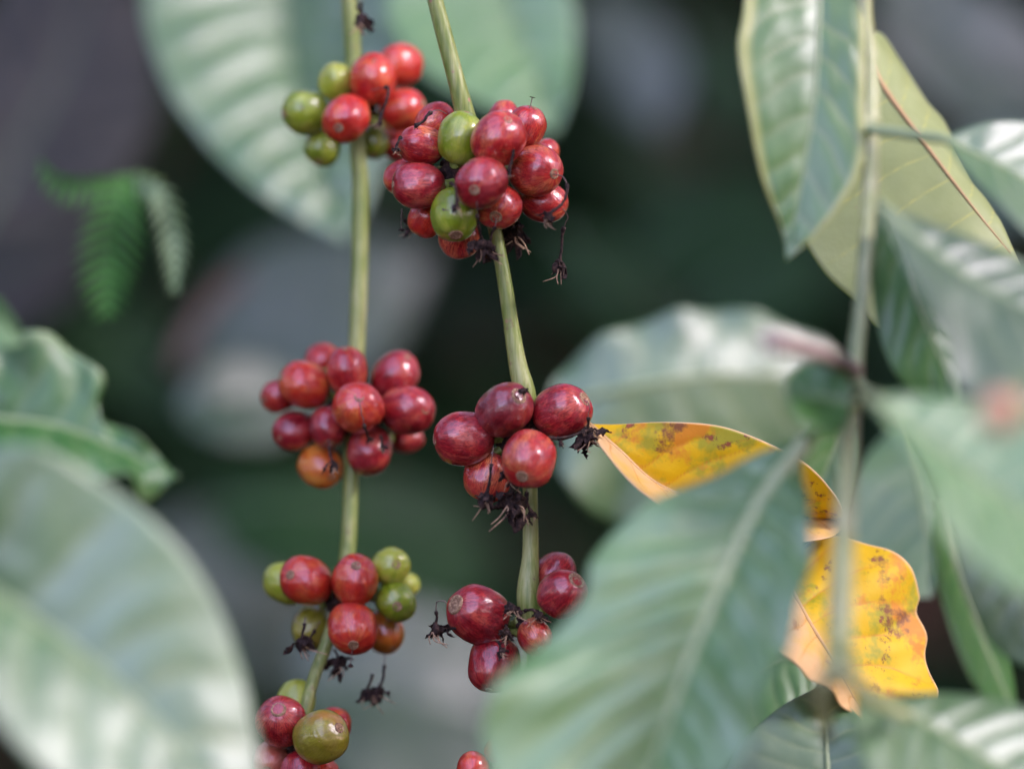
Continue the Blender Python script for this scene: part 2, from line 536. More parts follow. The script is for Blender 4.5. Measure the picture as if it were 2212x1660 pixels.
# ------------------------------------------------------------------ leaves
def leaf(label, M, L, R, mat='glossy', rib='midrib', group=None, nlat=9, slant=1.3, quilt=.9, ruff=.0, dome=.0,
         veinw=.05, ribw=1.0, nu=110, nv=18, cat='leaf', thick=.00035, petiole=None, ribend=.97, name='coffee_leaf', fold=.42, cream=0, lean=0.15, far=0.0):
    """A leaf lofted from its midrib and its two margins, each a list of (x, y, distance)."""
    m = crom([P(*p) for p in M], nu)
    l = crom([P(*M[0])] + [P(*p) for p in L] + [P(*M[-1])], nu)
    r = crom([P(*M[0])] + [P(*p) for p in R] + [P(*M[-1])], nu)
    root = thing(name, label, cat, m[0], group)
    for i in range(nu + 1):                 # the blade is folded up along its midrib
        for e in (l, r):
            e[i] = slide(e[i], -fold * (e[i] - m[i]).length)
    z0 = m[0].z
    for e in (m, l, r):                     # and leans towards the light
        for i in range(nu + 1):
            e[i] = slide(e[i], lean * (e[i].z - z0))
            if far:
                e[i] = slide(e[i], far)
    root.location = m[0]
    cols = []
    for i in range(nu + 1):
        row = []
        for j in range(-nv, nv + 1):
            a = abs(j) / nv
            e = (l if j < 0 else r)[i]
            row.append(m[i].lerp(e, a))
        cols.append(row)
    # surface normals of the base sheet
    out, vv, rim = [], [], []
    W = max((l[i] - r[i]).length for i in range(nu + 1))
    span = W / 2
    amp = quilt * .036 * span
    for i in range(nu + 1):
        for jj, j in enumerate(range(-nv, nv + 1)):
            a = abs(j) / nv
            t = cols[min(i + 1, nu)][jj] - cols[max(i - 1, 0)][jj]
            s = cols[i][min(jj + 1, 2 * nv)] - cols[i][max(jj - 1, 0)]
            nrm = s.cross(t)
            if nrm.length < 1e-12: nrm = Vector((0, -1, 0))
            nrm.normalize()
            if nrm.y > 0: nrm = -nrm            # towards the viewer's side: the raised side
            hw = ((l if j < 0 else r)[i] - m[i]).length
            u = i / nu
            ph = u * nlat - a * slant * (hw / span) + (0.37 if j > 0 else 0) + .34 * noise.noise(Vector((u * 4, a * 1.6, W * 100 + (3 if j > 0 else 0))))
            fr = ph - math.floor(ph)
            dist = min(fr, 1 - fr)
            bulge = math.sin(math.pi * fr) ** .7
            env = min(1, a * 5) * min(1, (1 - a) * 3.0) * min(1, hw / (.35 * span))
            h = amp * bulge * env * (1 + .7 * noise.noise(Vector((u * 6, a * 3, W * 70 + (7 if j > 0 else 0)))))
            h += dome * span * (math.sin(math.pi * min(1, a)) * .5) * min(1, hw / (.3 * span))
            if ruff:
                h += ruff * span * a ** 2.5 * (.12 * math.sin(u * 31 + (2 if j > 0 else 0)) + .18 * noise.noise(Vector((u * 7, 3.1 * (1 if j > 0 else -1), W * 50))))
            # fine puckers between the veins
            h += .010 * span * noise.noise(cols[i][jj] * 160) * env
            out.append(cols[i][jj] + nrm * h)
            w = math.exp(-(dist / veinw) ** 2) * min(1, (1 - a) * 2.5) * .8
            vv.append(w)
            rim.append(a if hw > 1e-5 else 1)
    loc = m[0]
    me = bpy.data.meshes.new("blade")
    w2 = 2 * nv + 1
    faces = []
    for i in range(nu):
        for j in range(w2 - 1):
            faces.append((i * w2 + j, i * w2 + j + 1, (i + 1) * w2 + j + 1, (i + 1) * w2 + j))
    me.from_pydata([p - loc for p in out], [], faces)
    me.attributes.new("vein", 'FLOAT', 'POINT').data.foreach_set('value', vv)
    me.attributes.new("rim", 'FLOAT', 'POINT').data.foreach_set('value', rim)
    me.attributes.new("cream", 'FLOAT', 'POINT').data.foreach_set('value', [max(0, min(1, .5 + 6 * cream * (j % w2 - nv) / nv)) if cream else 0 for j in range(len(out))])
    # orient the faces towards the viewer's side
    s = 0
    for f in me.polygons:
        s += f.normal.y * f.area
    if s > 0:
        me.flip_normals()
    smooth(me)
    b = bpy.data.objects.new("blade", me)
    C.objects.link(b); b.parent = root
    me.materials.append(LM[mat])
    so = b.modifiers.new("solid", 'SOLIDIFY'); so.thickness = thick; so.offset = -1
    bm = bmesh.new()
    k = int(nu * ribend)
    r0 = .0011 * ribw * (span / .02) ** .5
    mid = [out[i * w2 + nv] - loc for i in range(k)]
    step = max(1, k // 40)
    mid = mid[::step]
    n = len(mid)
    tube(bm, mid, [r0 * (1 - .85 * i / n) for i in range(n)], 8)
    rb = bpy.data.objects.new("midrib", finish(bm, "midrib"))
    C.objects.link(rb); rb.parent = root
    rb.data.materials.append(LM[rib] if rib in LM else STEM)
    if petiole:
        bm = bmesh.new()
        pp = crom([P(*q) for q in petiole] + [m[0], m[1]], 16)
        tube(bm, [q - loc for q in pp], [r0 * 1.15] * len(pp), 8)
        pt = bpy.data.objects.new("petiole", finish(bm, "petiole"))
        C.objects.link(pt); pt.parent = root
        pt.data.materials.append(LM[rib] if rib in LM else STEM)
    return root


def slide(p, dy):
    return CAM + (p - CAM) * ((p.y + dy) / p.y)


#LEAVES
GB = "blurred leaves in the shade behind the branches"
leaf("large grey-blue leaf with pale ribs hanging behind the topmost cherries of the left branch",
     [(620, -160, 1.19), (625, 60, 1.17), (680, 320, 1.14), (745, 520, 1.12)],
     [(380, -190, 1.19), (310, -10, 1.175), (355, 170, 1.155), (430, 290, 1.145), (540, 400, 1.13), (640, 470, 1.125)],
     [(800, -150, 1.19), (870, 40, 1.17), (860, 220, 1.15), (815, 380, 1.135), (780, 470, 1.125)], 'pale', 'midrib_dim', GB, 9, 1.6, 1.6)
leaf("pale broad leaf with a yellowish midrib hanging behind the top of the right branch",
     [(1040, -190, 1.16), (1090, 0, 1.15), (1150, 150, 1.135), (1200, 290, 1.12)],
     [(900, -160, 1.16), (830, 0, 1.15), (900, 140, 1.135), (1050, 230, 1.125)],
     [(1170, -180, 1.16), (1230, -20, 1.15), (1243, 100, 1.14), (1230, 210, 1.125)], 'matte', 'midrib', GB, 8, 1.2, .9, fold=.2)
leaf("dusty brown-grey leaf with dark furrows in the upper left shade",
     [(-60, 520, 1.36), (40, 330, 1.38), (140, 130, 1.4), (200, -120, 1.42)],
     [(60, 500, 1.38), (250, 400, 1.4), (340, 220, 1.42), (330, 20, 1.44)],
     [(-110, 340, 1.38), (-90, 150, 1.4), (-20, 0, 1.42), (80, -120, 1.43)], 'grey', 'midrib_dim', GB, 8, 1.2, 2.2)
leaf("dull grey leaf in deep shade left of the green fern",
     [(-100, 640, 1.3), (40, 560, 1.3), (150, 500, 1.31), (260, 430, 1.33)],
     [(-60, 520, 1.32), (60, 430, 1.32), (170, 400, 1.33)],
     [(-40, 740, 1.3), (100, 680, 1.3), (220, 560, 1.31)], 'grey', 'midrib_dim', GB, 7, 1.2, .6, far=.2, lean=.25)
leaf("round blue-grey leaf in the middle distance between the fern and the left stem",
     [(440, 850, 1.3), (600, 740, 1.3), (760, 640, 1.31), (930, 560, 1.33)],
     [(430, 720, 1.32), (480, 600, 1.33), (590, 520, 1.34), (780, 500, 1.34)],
     [(560, 870, 1.3), (700, 850, 1.3), (830, 770, 1.31), (900, 650, 1.33)], 'half_shade', 'midrib_dim', GB, 7, 1.2, .5, far=.2, lean=.25)
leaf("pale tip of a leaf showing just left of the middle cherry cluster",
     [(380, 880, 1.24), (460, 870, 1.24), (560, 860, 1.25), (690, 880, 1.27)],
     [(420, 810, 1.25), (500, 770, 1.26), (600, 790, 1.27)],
     [(420, 930, 1.23), (500, 960, 1.23), (600, 960, 1.25)], 'half_shade', 'midrib_dim', GB, 7, 1.2, .4)
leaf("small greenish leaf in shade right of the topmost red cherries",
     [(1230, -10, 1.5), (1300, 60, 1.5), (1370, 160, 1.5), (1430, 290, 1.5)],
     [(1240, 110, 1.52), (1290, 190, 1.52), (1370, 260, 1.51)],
     [(1330, -10, 1.52), (1430, 50, 1.52), (1480, 160, 1.51)], 'half_shade', 'midrib_dim', GB, 7, 1.2, .5, far=.2, lean=.25)
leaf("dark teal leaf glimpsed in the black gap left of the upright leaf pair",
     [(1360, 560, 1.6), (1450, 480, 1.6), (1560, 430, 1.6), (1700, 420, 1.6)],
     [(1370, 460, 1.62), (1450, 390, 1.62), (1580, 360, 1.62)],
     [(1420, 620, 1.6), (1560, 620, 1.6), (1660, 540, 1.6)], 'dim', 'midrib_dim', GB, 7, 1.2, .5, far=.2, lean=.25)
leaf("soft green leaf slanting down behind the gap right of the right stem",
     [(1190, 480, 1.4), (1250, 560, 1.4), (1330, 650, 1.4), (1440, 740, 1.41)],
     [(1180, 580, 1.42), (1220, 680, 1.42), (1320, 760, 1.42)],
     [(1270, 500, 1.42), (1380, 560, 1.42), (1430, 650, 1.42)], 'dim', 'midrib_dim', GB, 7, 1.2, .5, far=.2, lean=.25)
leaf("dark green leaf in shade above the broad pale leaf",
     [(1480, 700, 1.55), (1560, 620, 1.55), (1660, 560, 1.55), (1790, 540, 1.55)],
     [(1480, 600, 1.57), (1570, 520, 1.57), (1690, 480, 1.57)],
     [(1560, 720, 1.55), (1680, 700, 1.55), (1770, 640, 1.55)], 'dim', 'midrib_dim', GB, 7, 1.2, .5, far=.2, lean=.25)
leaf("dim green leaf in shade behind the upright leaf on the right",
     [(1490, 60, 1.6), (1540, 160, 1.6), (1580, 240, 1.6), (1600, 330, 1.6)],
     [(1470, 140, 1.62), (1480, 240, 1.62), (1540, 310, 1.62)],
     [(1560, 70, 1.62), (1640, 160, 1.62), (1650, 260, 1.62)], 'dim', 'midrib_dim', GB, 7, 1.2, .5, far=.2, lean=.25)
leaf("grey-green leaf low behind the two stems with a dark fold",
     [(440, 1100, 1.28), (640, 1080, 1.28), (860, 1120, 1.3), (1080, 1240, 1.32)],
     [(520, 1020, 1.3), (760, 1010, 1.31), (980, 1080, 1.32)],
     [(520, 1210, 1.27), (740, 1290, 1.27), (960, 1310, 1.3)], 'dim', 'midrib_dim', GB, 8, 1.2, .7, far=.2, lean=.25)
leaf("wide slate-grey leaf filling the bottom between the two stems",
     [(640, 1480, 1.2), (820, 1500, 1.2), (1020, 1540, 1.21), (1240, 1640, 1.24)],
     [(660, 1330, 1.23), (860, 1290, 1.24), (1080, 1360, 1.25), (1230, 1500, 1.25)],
     [(690, 1640, 1.18), (850, 1760, 1.18), (1080, 1780, 1.2)], 'half_shade', 'midrib_dim', GB, 6, 1.2, .9, far=.2, lean=.25)
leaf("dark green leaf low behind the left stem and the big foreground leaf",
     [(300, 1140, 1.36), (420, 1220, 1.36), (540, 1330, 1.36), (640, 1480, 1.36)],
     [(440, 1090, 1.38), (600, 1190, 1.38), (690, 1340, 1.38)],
     [(300, 1270, 1.36), (380, 1400, 1.36), (520, 1490, 1.36)], 'half_shade', 'midrib_dim', GB, 7, 1.2, .6, far=.2, lean=.25)
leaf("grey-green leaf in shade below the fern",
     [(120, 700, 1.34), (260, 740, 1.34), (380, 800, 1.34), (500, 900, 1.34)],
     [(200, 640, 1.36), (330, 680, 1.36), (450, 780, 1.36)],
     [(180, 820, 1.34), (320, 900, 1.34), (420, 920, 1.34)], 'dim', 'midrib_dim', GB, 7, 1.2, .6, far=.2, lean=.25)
leaf("broad pale leaf catching the light behind the tip of the yellow leaf",
     [(1180, 880, 1.04), (1350, 840, 1.04), (1570, 810, 1.05), (1860, 830, 1.07)],
     [(1205, 810, 1.045), (1270, 745, 1.05), (1400, 690, 1.055), (1530, 665, 1.06), (1640, 680, 1.065), (1780, 740, 1.07)],
     [(1195, 960, 1.035), (1210, 1030, 1.03), (1290, 1115, 1.03), (1450, 1150, 1.035), (1700, 1090, 1.055)],
     'pale', 'midrib', GB, 7, 1.4, .35, ruff=.5, fold=.0, lean=-.2)
leaf("dark grey-blue leaf in the upper right corner behind the white leaf",
     [(1900, -80, 1.3), (2010, 40, 1.3), (2130, 140, 1.3), (2290, 220, 1.31)],
     [(1990, -90, 1.32), (2130, -20, 1.32), (2260, 80, 1.32)],
     [(1890, 60, 1.29), (1980, 190, 1.29), (2140, 280, 1.29)], 'half_shade', 'midrib_dim', GB, 7, 1.2, .9, far=.2, lean=.25)
leaf("dim leaf behind the spotted yellow-green leaf at the right edge",
     [(2010, 470, 1.2), (2100, 400, 1.2), (2200, 340, 1.2), (2320, 300, 1.2)],
     [(2010, 360, 1.22), (2100, 290, 1.22), (2230, 240, 1.22)],
     [(2110, 510, 1.19), (2200, 480, 1.19), (2290, 400, 1.19)], 'half_shade', 'midrib_dim', GB, 7, 1.2, .6, far=.2, lean=.25)

# right-hand leaves close to the lens
leaf("upright glossy leaf with yellow-green rim hanging beside the pale vertical stem",
     [(1775, -170, .86), (1770, 20, .855), (1755, 250, .855), (1700, 560, .86)],
     [(1640, -150, .858), (1603, 40, .856), (1594, 110, .856), (1612, 220, .856), (1645, 380, .858), (1690, 500, .86)],
     [(1850, -150, .86), (1868, 40, .86), (1868, 220, .86), (1866, 350, .86), (1820, 440, .86), (1755, 515, .86)],
     'young', 'midrib', None, 9, 1.5, .9, fold=.35, lean=.3)
leaf("spotted yellow-green leaf underside with tan midrib behind the vertical stem",
     [(1858, 90, .93), (1900, 175, .925), (1990, 300, .92), (2100, 445, .915), (2205, 575, .915)],
     [(1760, 260, .925), (1715, 400, .92), (1722, 490, .918), (1780, 590, .915), (1850, 655, .912), (1908, 712, .91), (1990, 650, .91), (2120, 600, .912)],
     [(1900, 70, .94), (1945, 130, .94), (2000, 215, .937), (2045, 270, .935), (2085, 370, .93), (2130, 430, .925), (2170, 500, .92)],
     'bronze', 'midrib_tan', None, 8, -.6, .35, fold=-.05, dome=.1, ribw=.75, nu=140, nv=24, veinw=.025)
leaf("white glossy leaf on a dark petiole reaching out to the right",
     [(2040, 300, .83), (2110, 335, .83), (2200, 380, .83), (2330, 470, .83)],
     [(2080, 280, .835), (2150, 262, .84), (2240, 270, .85), (2320, 340, .85)],
     [(2090, 370, .825), (2160, 440, .82), (2250, 520, .82)],
     'pale', 'midrib', None, 7, 1.3, .5, petiole=[(1872, 278, .838), (1960, 290, .834)])
leaf("large blue-green leaf with raised ribs crossing the right edge",
     [(1895, 440, .80), (2010, 540, .80), (2130, 620, .80), (2330, 720, .80)],
     [(1980, 470, .81), (2090, 510, .815), (2210, 560, .82), (2320, 620, .82)],
     [(1960, 580, .795), (2040, 720, .79), (2080, 840, .79), (2230, 870, .79)],
     'glossy', 'midrib', None, 8, 1.2, .9, lean=.25)
leaf("narrow dark green leaf pointing down beneath the blue-green leaf",
     [(1900, 430, .84), (1950, 560, .84), (2000, 700, .84), (2075, 870, .84)],
     [(1885, 540, .84), (1890, 680, .845), (1930, 800, .845), (2000, 860, .845)],
     [(1950, 480, .84), (2010, 600, .845), (2060, 740, .845)],
     'fresh', 'midrib', None, 7, 1.2, .9)
leaf("small light green leaf curled against the stem where the twigs meet",
     [(1840, 870, .80), (1790, 860, .80), (1740, 850, .80), (1695, 830, .80)],
     [(1830, 810, .805), (1790, 785, .81), (1730, 790, .81)],
     [(1820, 930, .795), (1770, 930, .79), (1715, 890, .79)],
     'fresh', 'midrib', None, 6, 1.2, .6)
leaf("soft green leaf under the twig fork behind the big foreground leaf",
     [(1840, 900, .96), (1800, 980, .96), (1770, 1060, .96), (1760, 1160, .96)],
     [(1780, 900, .96), (1730, 960, .96), (1710, 1060, .96)],
     [(1850, 980, .96), (1830, 1080, .96), (1805, 1140, .96)],
     'fresh', 'midrib', None, 6, 1.2, .6)
leaf("bright white leaf with green rim hanging right of the yellow leaf",
     [(1960, 900, .95), (1985, 1030, .94), (2000, 1150, .93), (2010, 1290, .92)],
     [(1900, 950, .95), (1850, 1020, .94), (1825, 1120, .935), (1850, 1200, .93), (1930, 1280, .92)],
     [(1985, 960, .95), (2030, 1060, .94), (2045, 1160, .93), (2040, 1240, .92)],
     'pale', 'midrib', None, 7, 1.2, .4, lean=.35, fold=.0, far=.075)
leaf("wide soft green leaf with yellow midrib spreading from the twig fork to the right",
     [(1880, 860, .76), (1960, 920, .76), (2080, 1010, .76), (2330, 1180, .76)],
     [(1950, 850, .765), (2060, 860, .77), (2180, 870, .775), (2330, 920, .775)],
     [(1985, 1010, .755), (2020, 1110, .75), (2100, 1210, .75), (2240, 1290, .75)],
     'matte', 'midrib', None, 8, 1.2, .8, ribw=1.3, lean=.35)
leaf("glossy white-blue leaf hanging down along the right edge",
     [(2170, 980, .82), (2190, 1120, .82), (2200, 1260, .82), (2260, 1460, .82)],
     [(2090, 1040, .825), (2060, 1160, .83), (2090, 1290, .83), (2150, 1400, .83)],
     [(2240, 1060, .82), (2290, 1180, .82), (2300, 1320, .82)],
     'pale', 'midrib', None, 8, 1.2, .9, lean=.1)
leaf("long narrow green leaf seen edge on beside the black gap",
     [(2020, 1080, .84), (2060, 1220, .84), (2120, 1380, .84), (2200, 1560, .84)],
     [(2015, 1180, .83), (2045, 1320, .83), (2110, 1480, .83)],
     [(2060, 1160, .86), (2110, 1270, .86), (2180, 1420, .86)],
     'fresh', 'midrib', None, 8, 1.2, .5, ribw=1.6)
leaf("grey-green ribbed leaf across the lower right corner",
     [(1850, 1480, .80), (1960, 1540, .80), (2100, 1620, .80), (2330, 1760, .80)],
     [(1930, 1500, .81), (2050, 1495, .82), (2200, 1520, .825), (2320, 1600, .825)],
     [(1850, 1600, .79), (1920, 1720, .785), (2080, 1800, .785)],
     'pale', 'midrib', None, 8, 1.2, .9, lean=.15)
leaf("half white half green leaf rising from the bottom edge under the yellow leaf",
     [(1795, 1880, .86), (1790, 1740, .86), (1785, 1620, .86), (1770, 1480, .865)],
     [(1600, 1830, .865), (1560, 1720, .865), (1600, 1610, .865), (1680, 1530, .865)],
     [(1910, 1820, .86), (1925, 1720, .86), (1895, 1610, .86), (1830, 1520, .865)],
     'pale', 'midrib', None, 8, 1.2, .5, ribw=1.3, lean=.45, fold=.3)
leaf("dark green leaf tucked between the yellow leaf and the big foreground leaf",
     [(1560, 1480, .95), (1640, 1440, .95), (1700, 1420, .95), (1780, 1460, .95)],
     [(1580, 1380, .95), (1640, 1330, .95), (1720, 1350, .95)],
     [(1540, 1600, .95), (1640, 1640, .95), (1720, 1560, .95)],
     'fresh', 'midrib', None, 6, 1.2, .8)

leaf("huge pale green leaf with a curved midrib covering the lower middle foreground",
     [(1740, 955, .815), (1640, 1090, .805), (1560, 1260, .795), (1480, 1450, .79), (1370, 1760, .785)],
     [(1690, 965, .815), (1590, 1000, .815), (1440, 1070, .81), (1330, 1140, .805), (1275, 1215, .80), (1250, 1310, .80), (1110, 1430, .795), (1060, 1490, .79), (1040, 1600, .79), (1120, 1740, .785)],
     [(1738, 1010, .812), (1752, 1120, .80), (1742, 1260, .79), (1700, 1390, .785), (1648, 1500, .78), (1600, 1640, .78), (1520, 1740, .78)],
     'matte', 'midrib_light', None, 11, 1.1, 1.4, ruff=.35, nu=160, nv=24, ribw=1.7, fold=.3)

# left foreground
leaf("big blurred pale leaf filling the lower left corner",
     [(-160, 1180, .76), (60, 1330, .755), (280, 1500, .75), (560, 1800, .745)],
     [(-100, 1010, .765), (60, 960, .77), (220, 1040, .775), (360, 1150, .775), (462, 1290, .775), (532, 1480, .77), (565, 1680, .76)],
     [(-100, 1380, .745), (0, 1560, .74), (160, 1720, .74), (380, 1820, .74)],
     'pale', 'midrib', None, 8, 1.1, .8, lean=.0, nu=130, ribw=1.2)
leaf("wavy-edged green leaf with a pointed yellowish tip on the left",
     [(-160, 900, .785), (0, 905, .785), (160, 930, .785), (385, 1030, .785)],
     [(-100, 680, .80), (0, 720, .80), (110, 720, .80), (180, 780, .80), (210, 880, .795), (290, 940, .79), (350, 990, .787)],
     [(-80, 1000, .775), (60, 1010, .775), (200, 1020, .777), (300, 1055, .78)],
     'rimmed', 'midrib', None, 8, 1.1, .9, ruff=1.1, far=.03, lean=.0)
leaf("small blurred green leaf tip poking in at the left edge",
     [(-120, 640, .80), (-60, 660, .80), (0, 690, .80), (50, 740, .80)],
     [(-60, 620, .80), (-10, 640, .80), (30, 690, .80)],
     [(-80, 720, .80), (-30, 740, .80), (20, 750, .80)],
     'fresh', 'midrib', None, 6, 1.2, .6)
# yellow leaves
leaf("ripe yellow leaf with brown spots folded along its midrib beside the right stem",
     [(1272, 915, .905), (1340, 975, .905), (1430, 1050, .91), (1600, 1110, .915), (1800, 1120, .92), (1825, 1140, .92)],
     [(1330, 916, .905), (1440, 911, .90), (1560, 921, .90), (1670, 962, .90), (1745, 1005, .90), (1800, 1065, .905), (1822, 1110, .91)],
     [(1290, 950, .893), (1345, 1020, .89), (1400, 1070, .89), (1500, 1130, .89), (1640, 1170, .90), (1780, 1162, .91)],
     'yellow', 'midrib_tan', None, fold=.1, cream=1, lean=.5, nlat=9, slant=1.3, quilt=.6, ribw=.7, nu=150, nv=26, veinw=.03)
leaf("crumpled yellow leaf with scalloped edge behind the lower vertical stem",
     [(1690, 1240, .90), (1740, 1330, .895), (1800, 1430, .895), (1890, 1590, .90)],
     [(1700, 1330, .885), (1690, 1405, .88), (1740, 1450, .88), (1800, 1500, .885)],
     [(1740, 1172, .91), (1830, 1165, .91), (1910, 1180, .91), (1965, 1225, .912), (1993, 1285, .915), (1980, 1325, .915), (1998, 1375, .915), (2000, 1420, .913), (2025, 1490, .91), (2005, 1512, .91), (1930, 1500, .905)],
     'yellow', 'midrib_tan', None, fold=.1, cream=-1, nlat=8, slant=1.2, quilt=.6, ruff=.25, lean=.3, ribw=.7, nu=150, nv=30, veinw=.03)

# ------------------------------------------------------------------ fern
def frond(root, name, path, w0, mat, np_=17, wmul=None, label=None):
    loc = world_loc(root)
    pts = crom([P(*p) for p in path], np_ * 2)
    bm = bmesh.new()
    rl = bm
    tube(bm, [p - loc for p in pts], [.0006] * len(pts), 6)
    fl = random.Random(len(label or name) + np_)
    for i in range(1, np_ * 2):
        t = i / (np_ * 2)
        d = (pts[i] - pts[i - 1]).normalized()
        side = d.cross(Vector((0, -1, 0))).normalized()
        w = w0 * math.sin(math.pi * min(1, .12 + t * .86)) ** .7
        for s in (-1, 1):
            ax = (side * s + d * .35 + Vector((0, fl.uniform(-.3, .1), 0))).normalized()
            prev = None
            bw = (pts[1] - pts[0]).length * .33
            for k in range(6):
                u = k / 5
                ww = bw * (1 - u ** 2.5) + 1e-5
                c = pts[i] + ax * (w * u) + Vector((0, -.004 * u * u, -.003 * u * u)) - loc
                q = (bm.verts.new(c - d * ww), bm.verts.new(c + Vector((0, -.0006, 0))), bm.verts.new(c + d * ww))
                if prev:
                    bm.faces.new((prev[0], prev[1], q[1], q[0])); bm.faces.new((prev[1], prev[2], q[2], q[1]))
                prev = q
    o = bpy.data.objects.new("frond", finish(bm, "frond"))
    o.data.materials.append(LM[mat])
    C.objects.link(o); o.parent = root
    if label: o['label'] = label
    return o


fern = thing("fern", "small bright green fern with drooping fronds in the shade on the left", "fern", P(260, 390, 1.03))
frond(fern, "frond", [(300, 370, 1.03), (260, 430, 1.02), (235, 560, 1.02), (235, 690, 1.01)], .0115, 'fern', 7)
frond(fern, "frond", [(320, 380, 1.04), (200, 400, 1.03), (130, 390, 1.03), (85, 350, 1.03)], .006, 'fern', 6)
frond(fern, "frond", [(260, 380, 1.03), (340, 400, 1.02), (375, 500, 1.02), (380, 635, 1.01)], .0055, 'fernpale', 7, label="pale lit frond curling down on the right of the fern")

tw = thing("twig", "reddish brown twig blurred in the shade between fern and left stem", "twig", P(470, 560, 1.35))
bm = bmesh.new()
pp = crom([P(520, 600, 1.38), P(450, 660, 1.35), P(400, 740, 1.34), P(380, 800, 1.33)], 16)
tube(bm, [p - tw.location for p in pp], [.0035] * len(pp), 10)
link_o = bpy.data.objects.new("bark", finish(bm, "bark")); link_o.data.materials.append(TWIG); C.objects.link(link_o); link_o.parent = tw

# ------------------------------------------------------------------ branches
def branch_stem(root, path, mat, seg=16, ridge=.05, n=90, name="stem"):
    pts = crom([P(x, y, d) for x, y, d, w in path], n)
    ws = crom([Vector((w * K * d / 2, y * 1e-6, 0)) for x, y, d, w in path], n)
    # radius follows arc length of the path; resample by nearest y
    ys = [P(x, y, d) for x, y, d, w in path]
    rads = []
    for i, p in enumerate(pts):
        best = None
        for (x, y, d, w), (x2, y2, d2, w2) in zip(path, path[1:]):
            a, b = P(x, y, d), P(x2, y2, d2)
            t = max(0, min(1, (p - a).dot(b - a) / (b - a).length_squared))
            q = a.lerp(b, t)
            e = (p - q).length
            if best is None or e < best[0]:
                best = (e, (w * (1 - t) + w2 * t) * K * d / 2)
        rads.append(best[1] * (1 + .03 * noise.noise(p * 120)))
    loc = world_loc(root)
    bm = bmesh.new()
    tube(bm, [p - loc for p in pts], rads, seg, ridge, 2)
    o = bpy.data.objects.new(name, finish(bm, name))
    o.data.materials.append(mat)
    C.objects.link(o); o.parent = root
    return o


def nodule(root, c, r, mat, name="node", seed=0, squash=.7):
    """A swollen, scaly node of dark dry bracts round the stem."""
    loc = world_loc(root)
    bm = bmesh.new()
    bmesh.ops.create_icosphere(bm, subdivisions=4, radius=r)
    for v in bm.verts:
        n = noise.noise(v.co * (2.6 / r) + Vector((seed, 0, 0)))
        v.co *= 1 + .32 * n
        v.co.z *= squash
        v.co += c - loc
    o = bpy.data.objects.new(name, finish(bm, name))
    o.data.materials.append(mat)
    C.objects.link(o); o.parent = root
    return o


left_b = thing("coffee_branch", "slender green coffee branch on the left carrying five cherry clusters", "branch", P(752, -40, .945))
branch_stem(left_b, [(752, -60, .945, 37), (758, 40, .945, 38), (764, 140, .945, 38), (772, 300, .943, 38), (778, 420, .942, 38), (776, 600, .94, 38),
                     (770, 760, .938, 37), (763, 900, .936, 36), (758, 1030, .934, 35), (756, 1110, .932, 34), (750, 1200, .93, 37), (728, 1320, .925, 32), (702, 1400, .92, 29),
                     (676, 1470, .915, 28), (658, 1540, .912, 28), (645, 1620, .91, 27), (640, 1760, .91, 26)], STEM)
right_b = thing("coffee_branch", "green coffee branch in sharp focus on the right carrying ripe cherry clusters", "branch", P(938, -40, .902))
branch_stem(right_b, [(930, -60, .903, 35), (940, 0, .903, 36), (966, 100, .903, 38), (990, 190, .903, 40), (1008, 260, .904, 46), (1040, 380, .905, 44), (1066, 480, .904, 32),
                      (1078, 540, .903, 31), (1092, 620, .902, 33), (1104, 700, .902, 34), (1119, 790, .902, 42), (1134, 850, .902, 50), (1142, 930, .903, 42), (1145, 1040, .903, 33), (1146, 1120, .902, 34),
                      (1146, 1200, .901, 38), (1141, 1270, .90, 50), (1143, 1300, .90, 56), (1156, 1400, .90, 36), (1140, 1500, .90, 32), (1100, 1600, .90, 30), (1060, 1760, .90, 30)], STEM, n=130)
vert_b = thing("coffee_branch", "pale vertical coffee stem with forking twigs among the right hand leaves", "stem", P(1868, -40, .85))
branch_stem(vert_b, [(1866, -80, .85, 34), (1868, 40, .85, 36), (1878, 140, .848, 42), (1880, 280, .842, 40), (1880, 400, .838, 38), (1872, 520, .834, 36)], STEM_P, name="upper_shoot")
branch_stem(vert_b, [(1872, 518, .834, 35), (1862, 640, .83, 34), (1848, 760, .825, 36), (1836, 850, .82, 50)], STEM_D, name="middle_shoot")
branch_stem(vert_b, [(1836, 850, .82, 46), (1832, 960, .80, 40), (1826, 1100, .79, 48), (1818, 1250, .785, 58), (1814, 1380, .78, 58), (1812, 1450, .77, 76)], STEM_P, name="lower_shoot")
branch_stem(vert_b, [(1832, 860, .82, 26), (1790, 900, .815, 18), (1745, 950, .812, 20)], STEM_D, name="leaf_stalk", n=16)
branch_stem(vert_b, [(1812, 1430, .762, 40), (1770, 1500, .77, 30), (1790, 1600, .80, 22)], STEM_P, name="leaf_stalk", n=16)
branch_stem(vert_b, [(1812, 1430, .762, 44), (1870, 1500, .765, 34), (1960, 1545, .79, 24)], STEM_P, name="leaf_stalk", n=16)
branch_stem(vert_b, [(1836, 852, .82, 30), (1870, 850, .79, 22), (1890, 865, .765, 20)], STEM_D, name="leaf_stalk", n=16)
branch_stem(vert_b, [(1845, 800, .822, 40), (1780, 765, .79, 44), (1665, 735, .76, 50)], STUB, name="cut_stub", n=20)
nodule(vert_b, P(1838, 850, .82), .0042, STEM_D, "node", 3, 1.0)
nodule(vert_b, P(1878, 275, .842), .0030, STEM_P, "node", 5, 1.0)

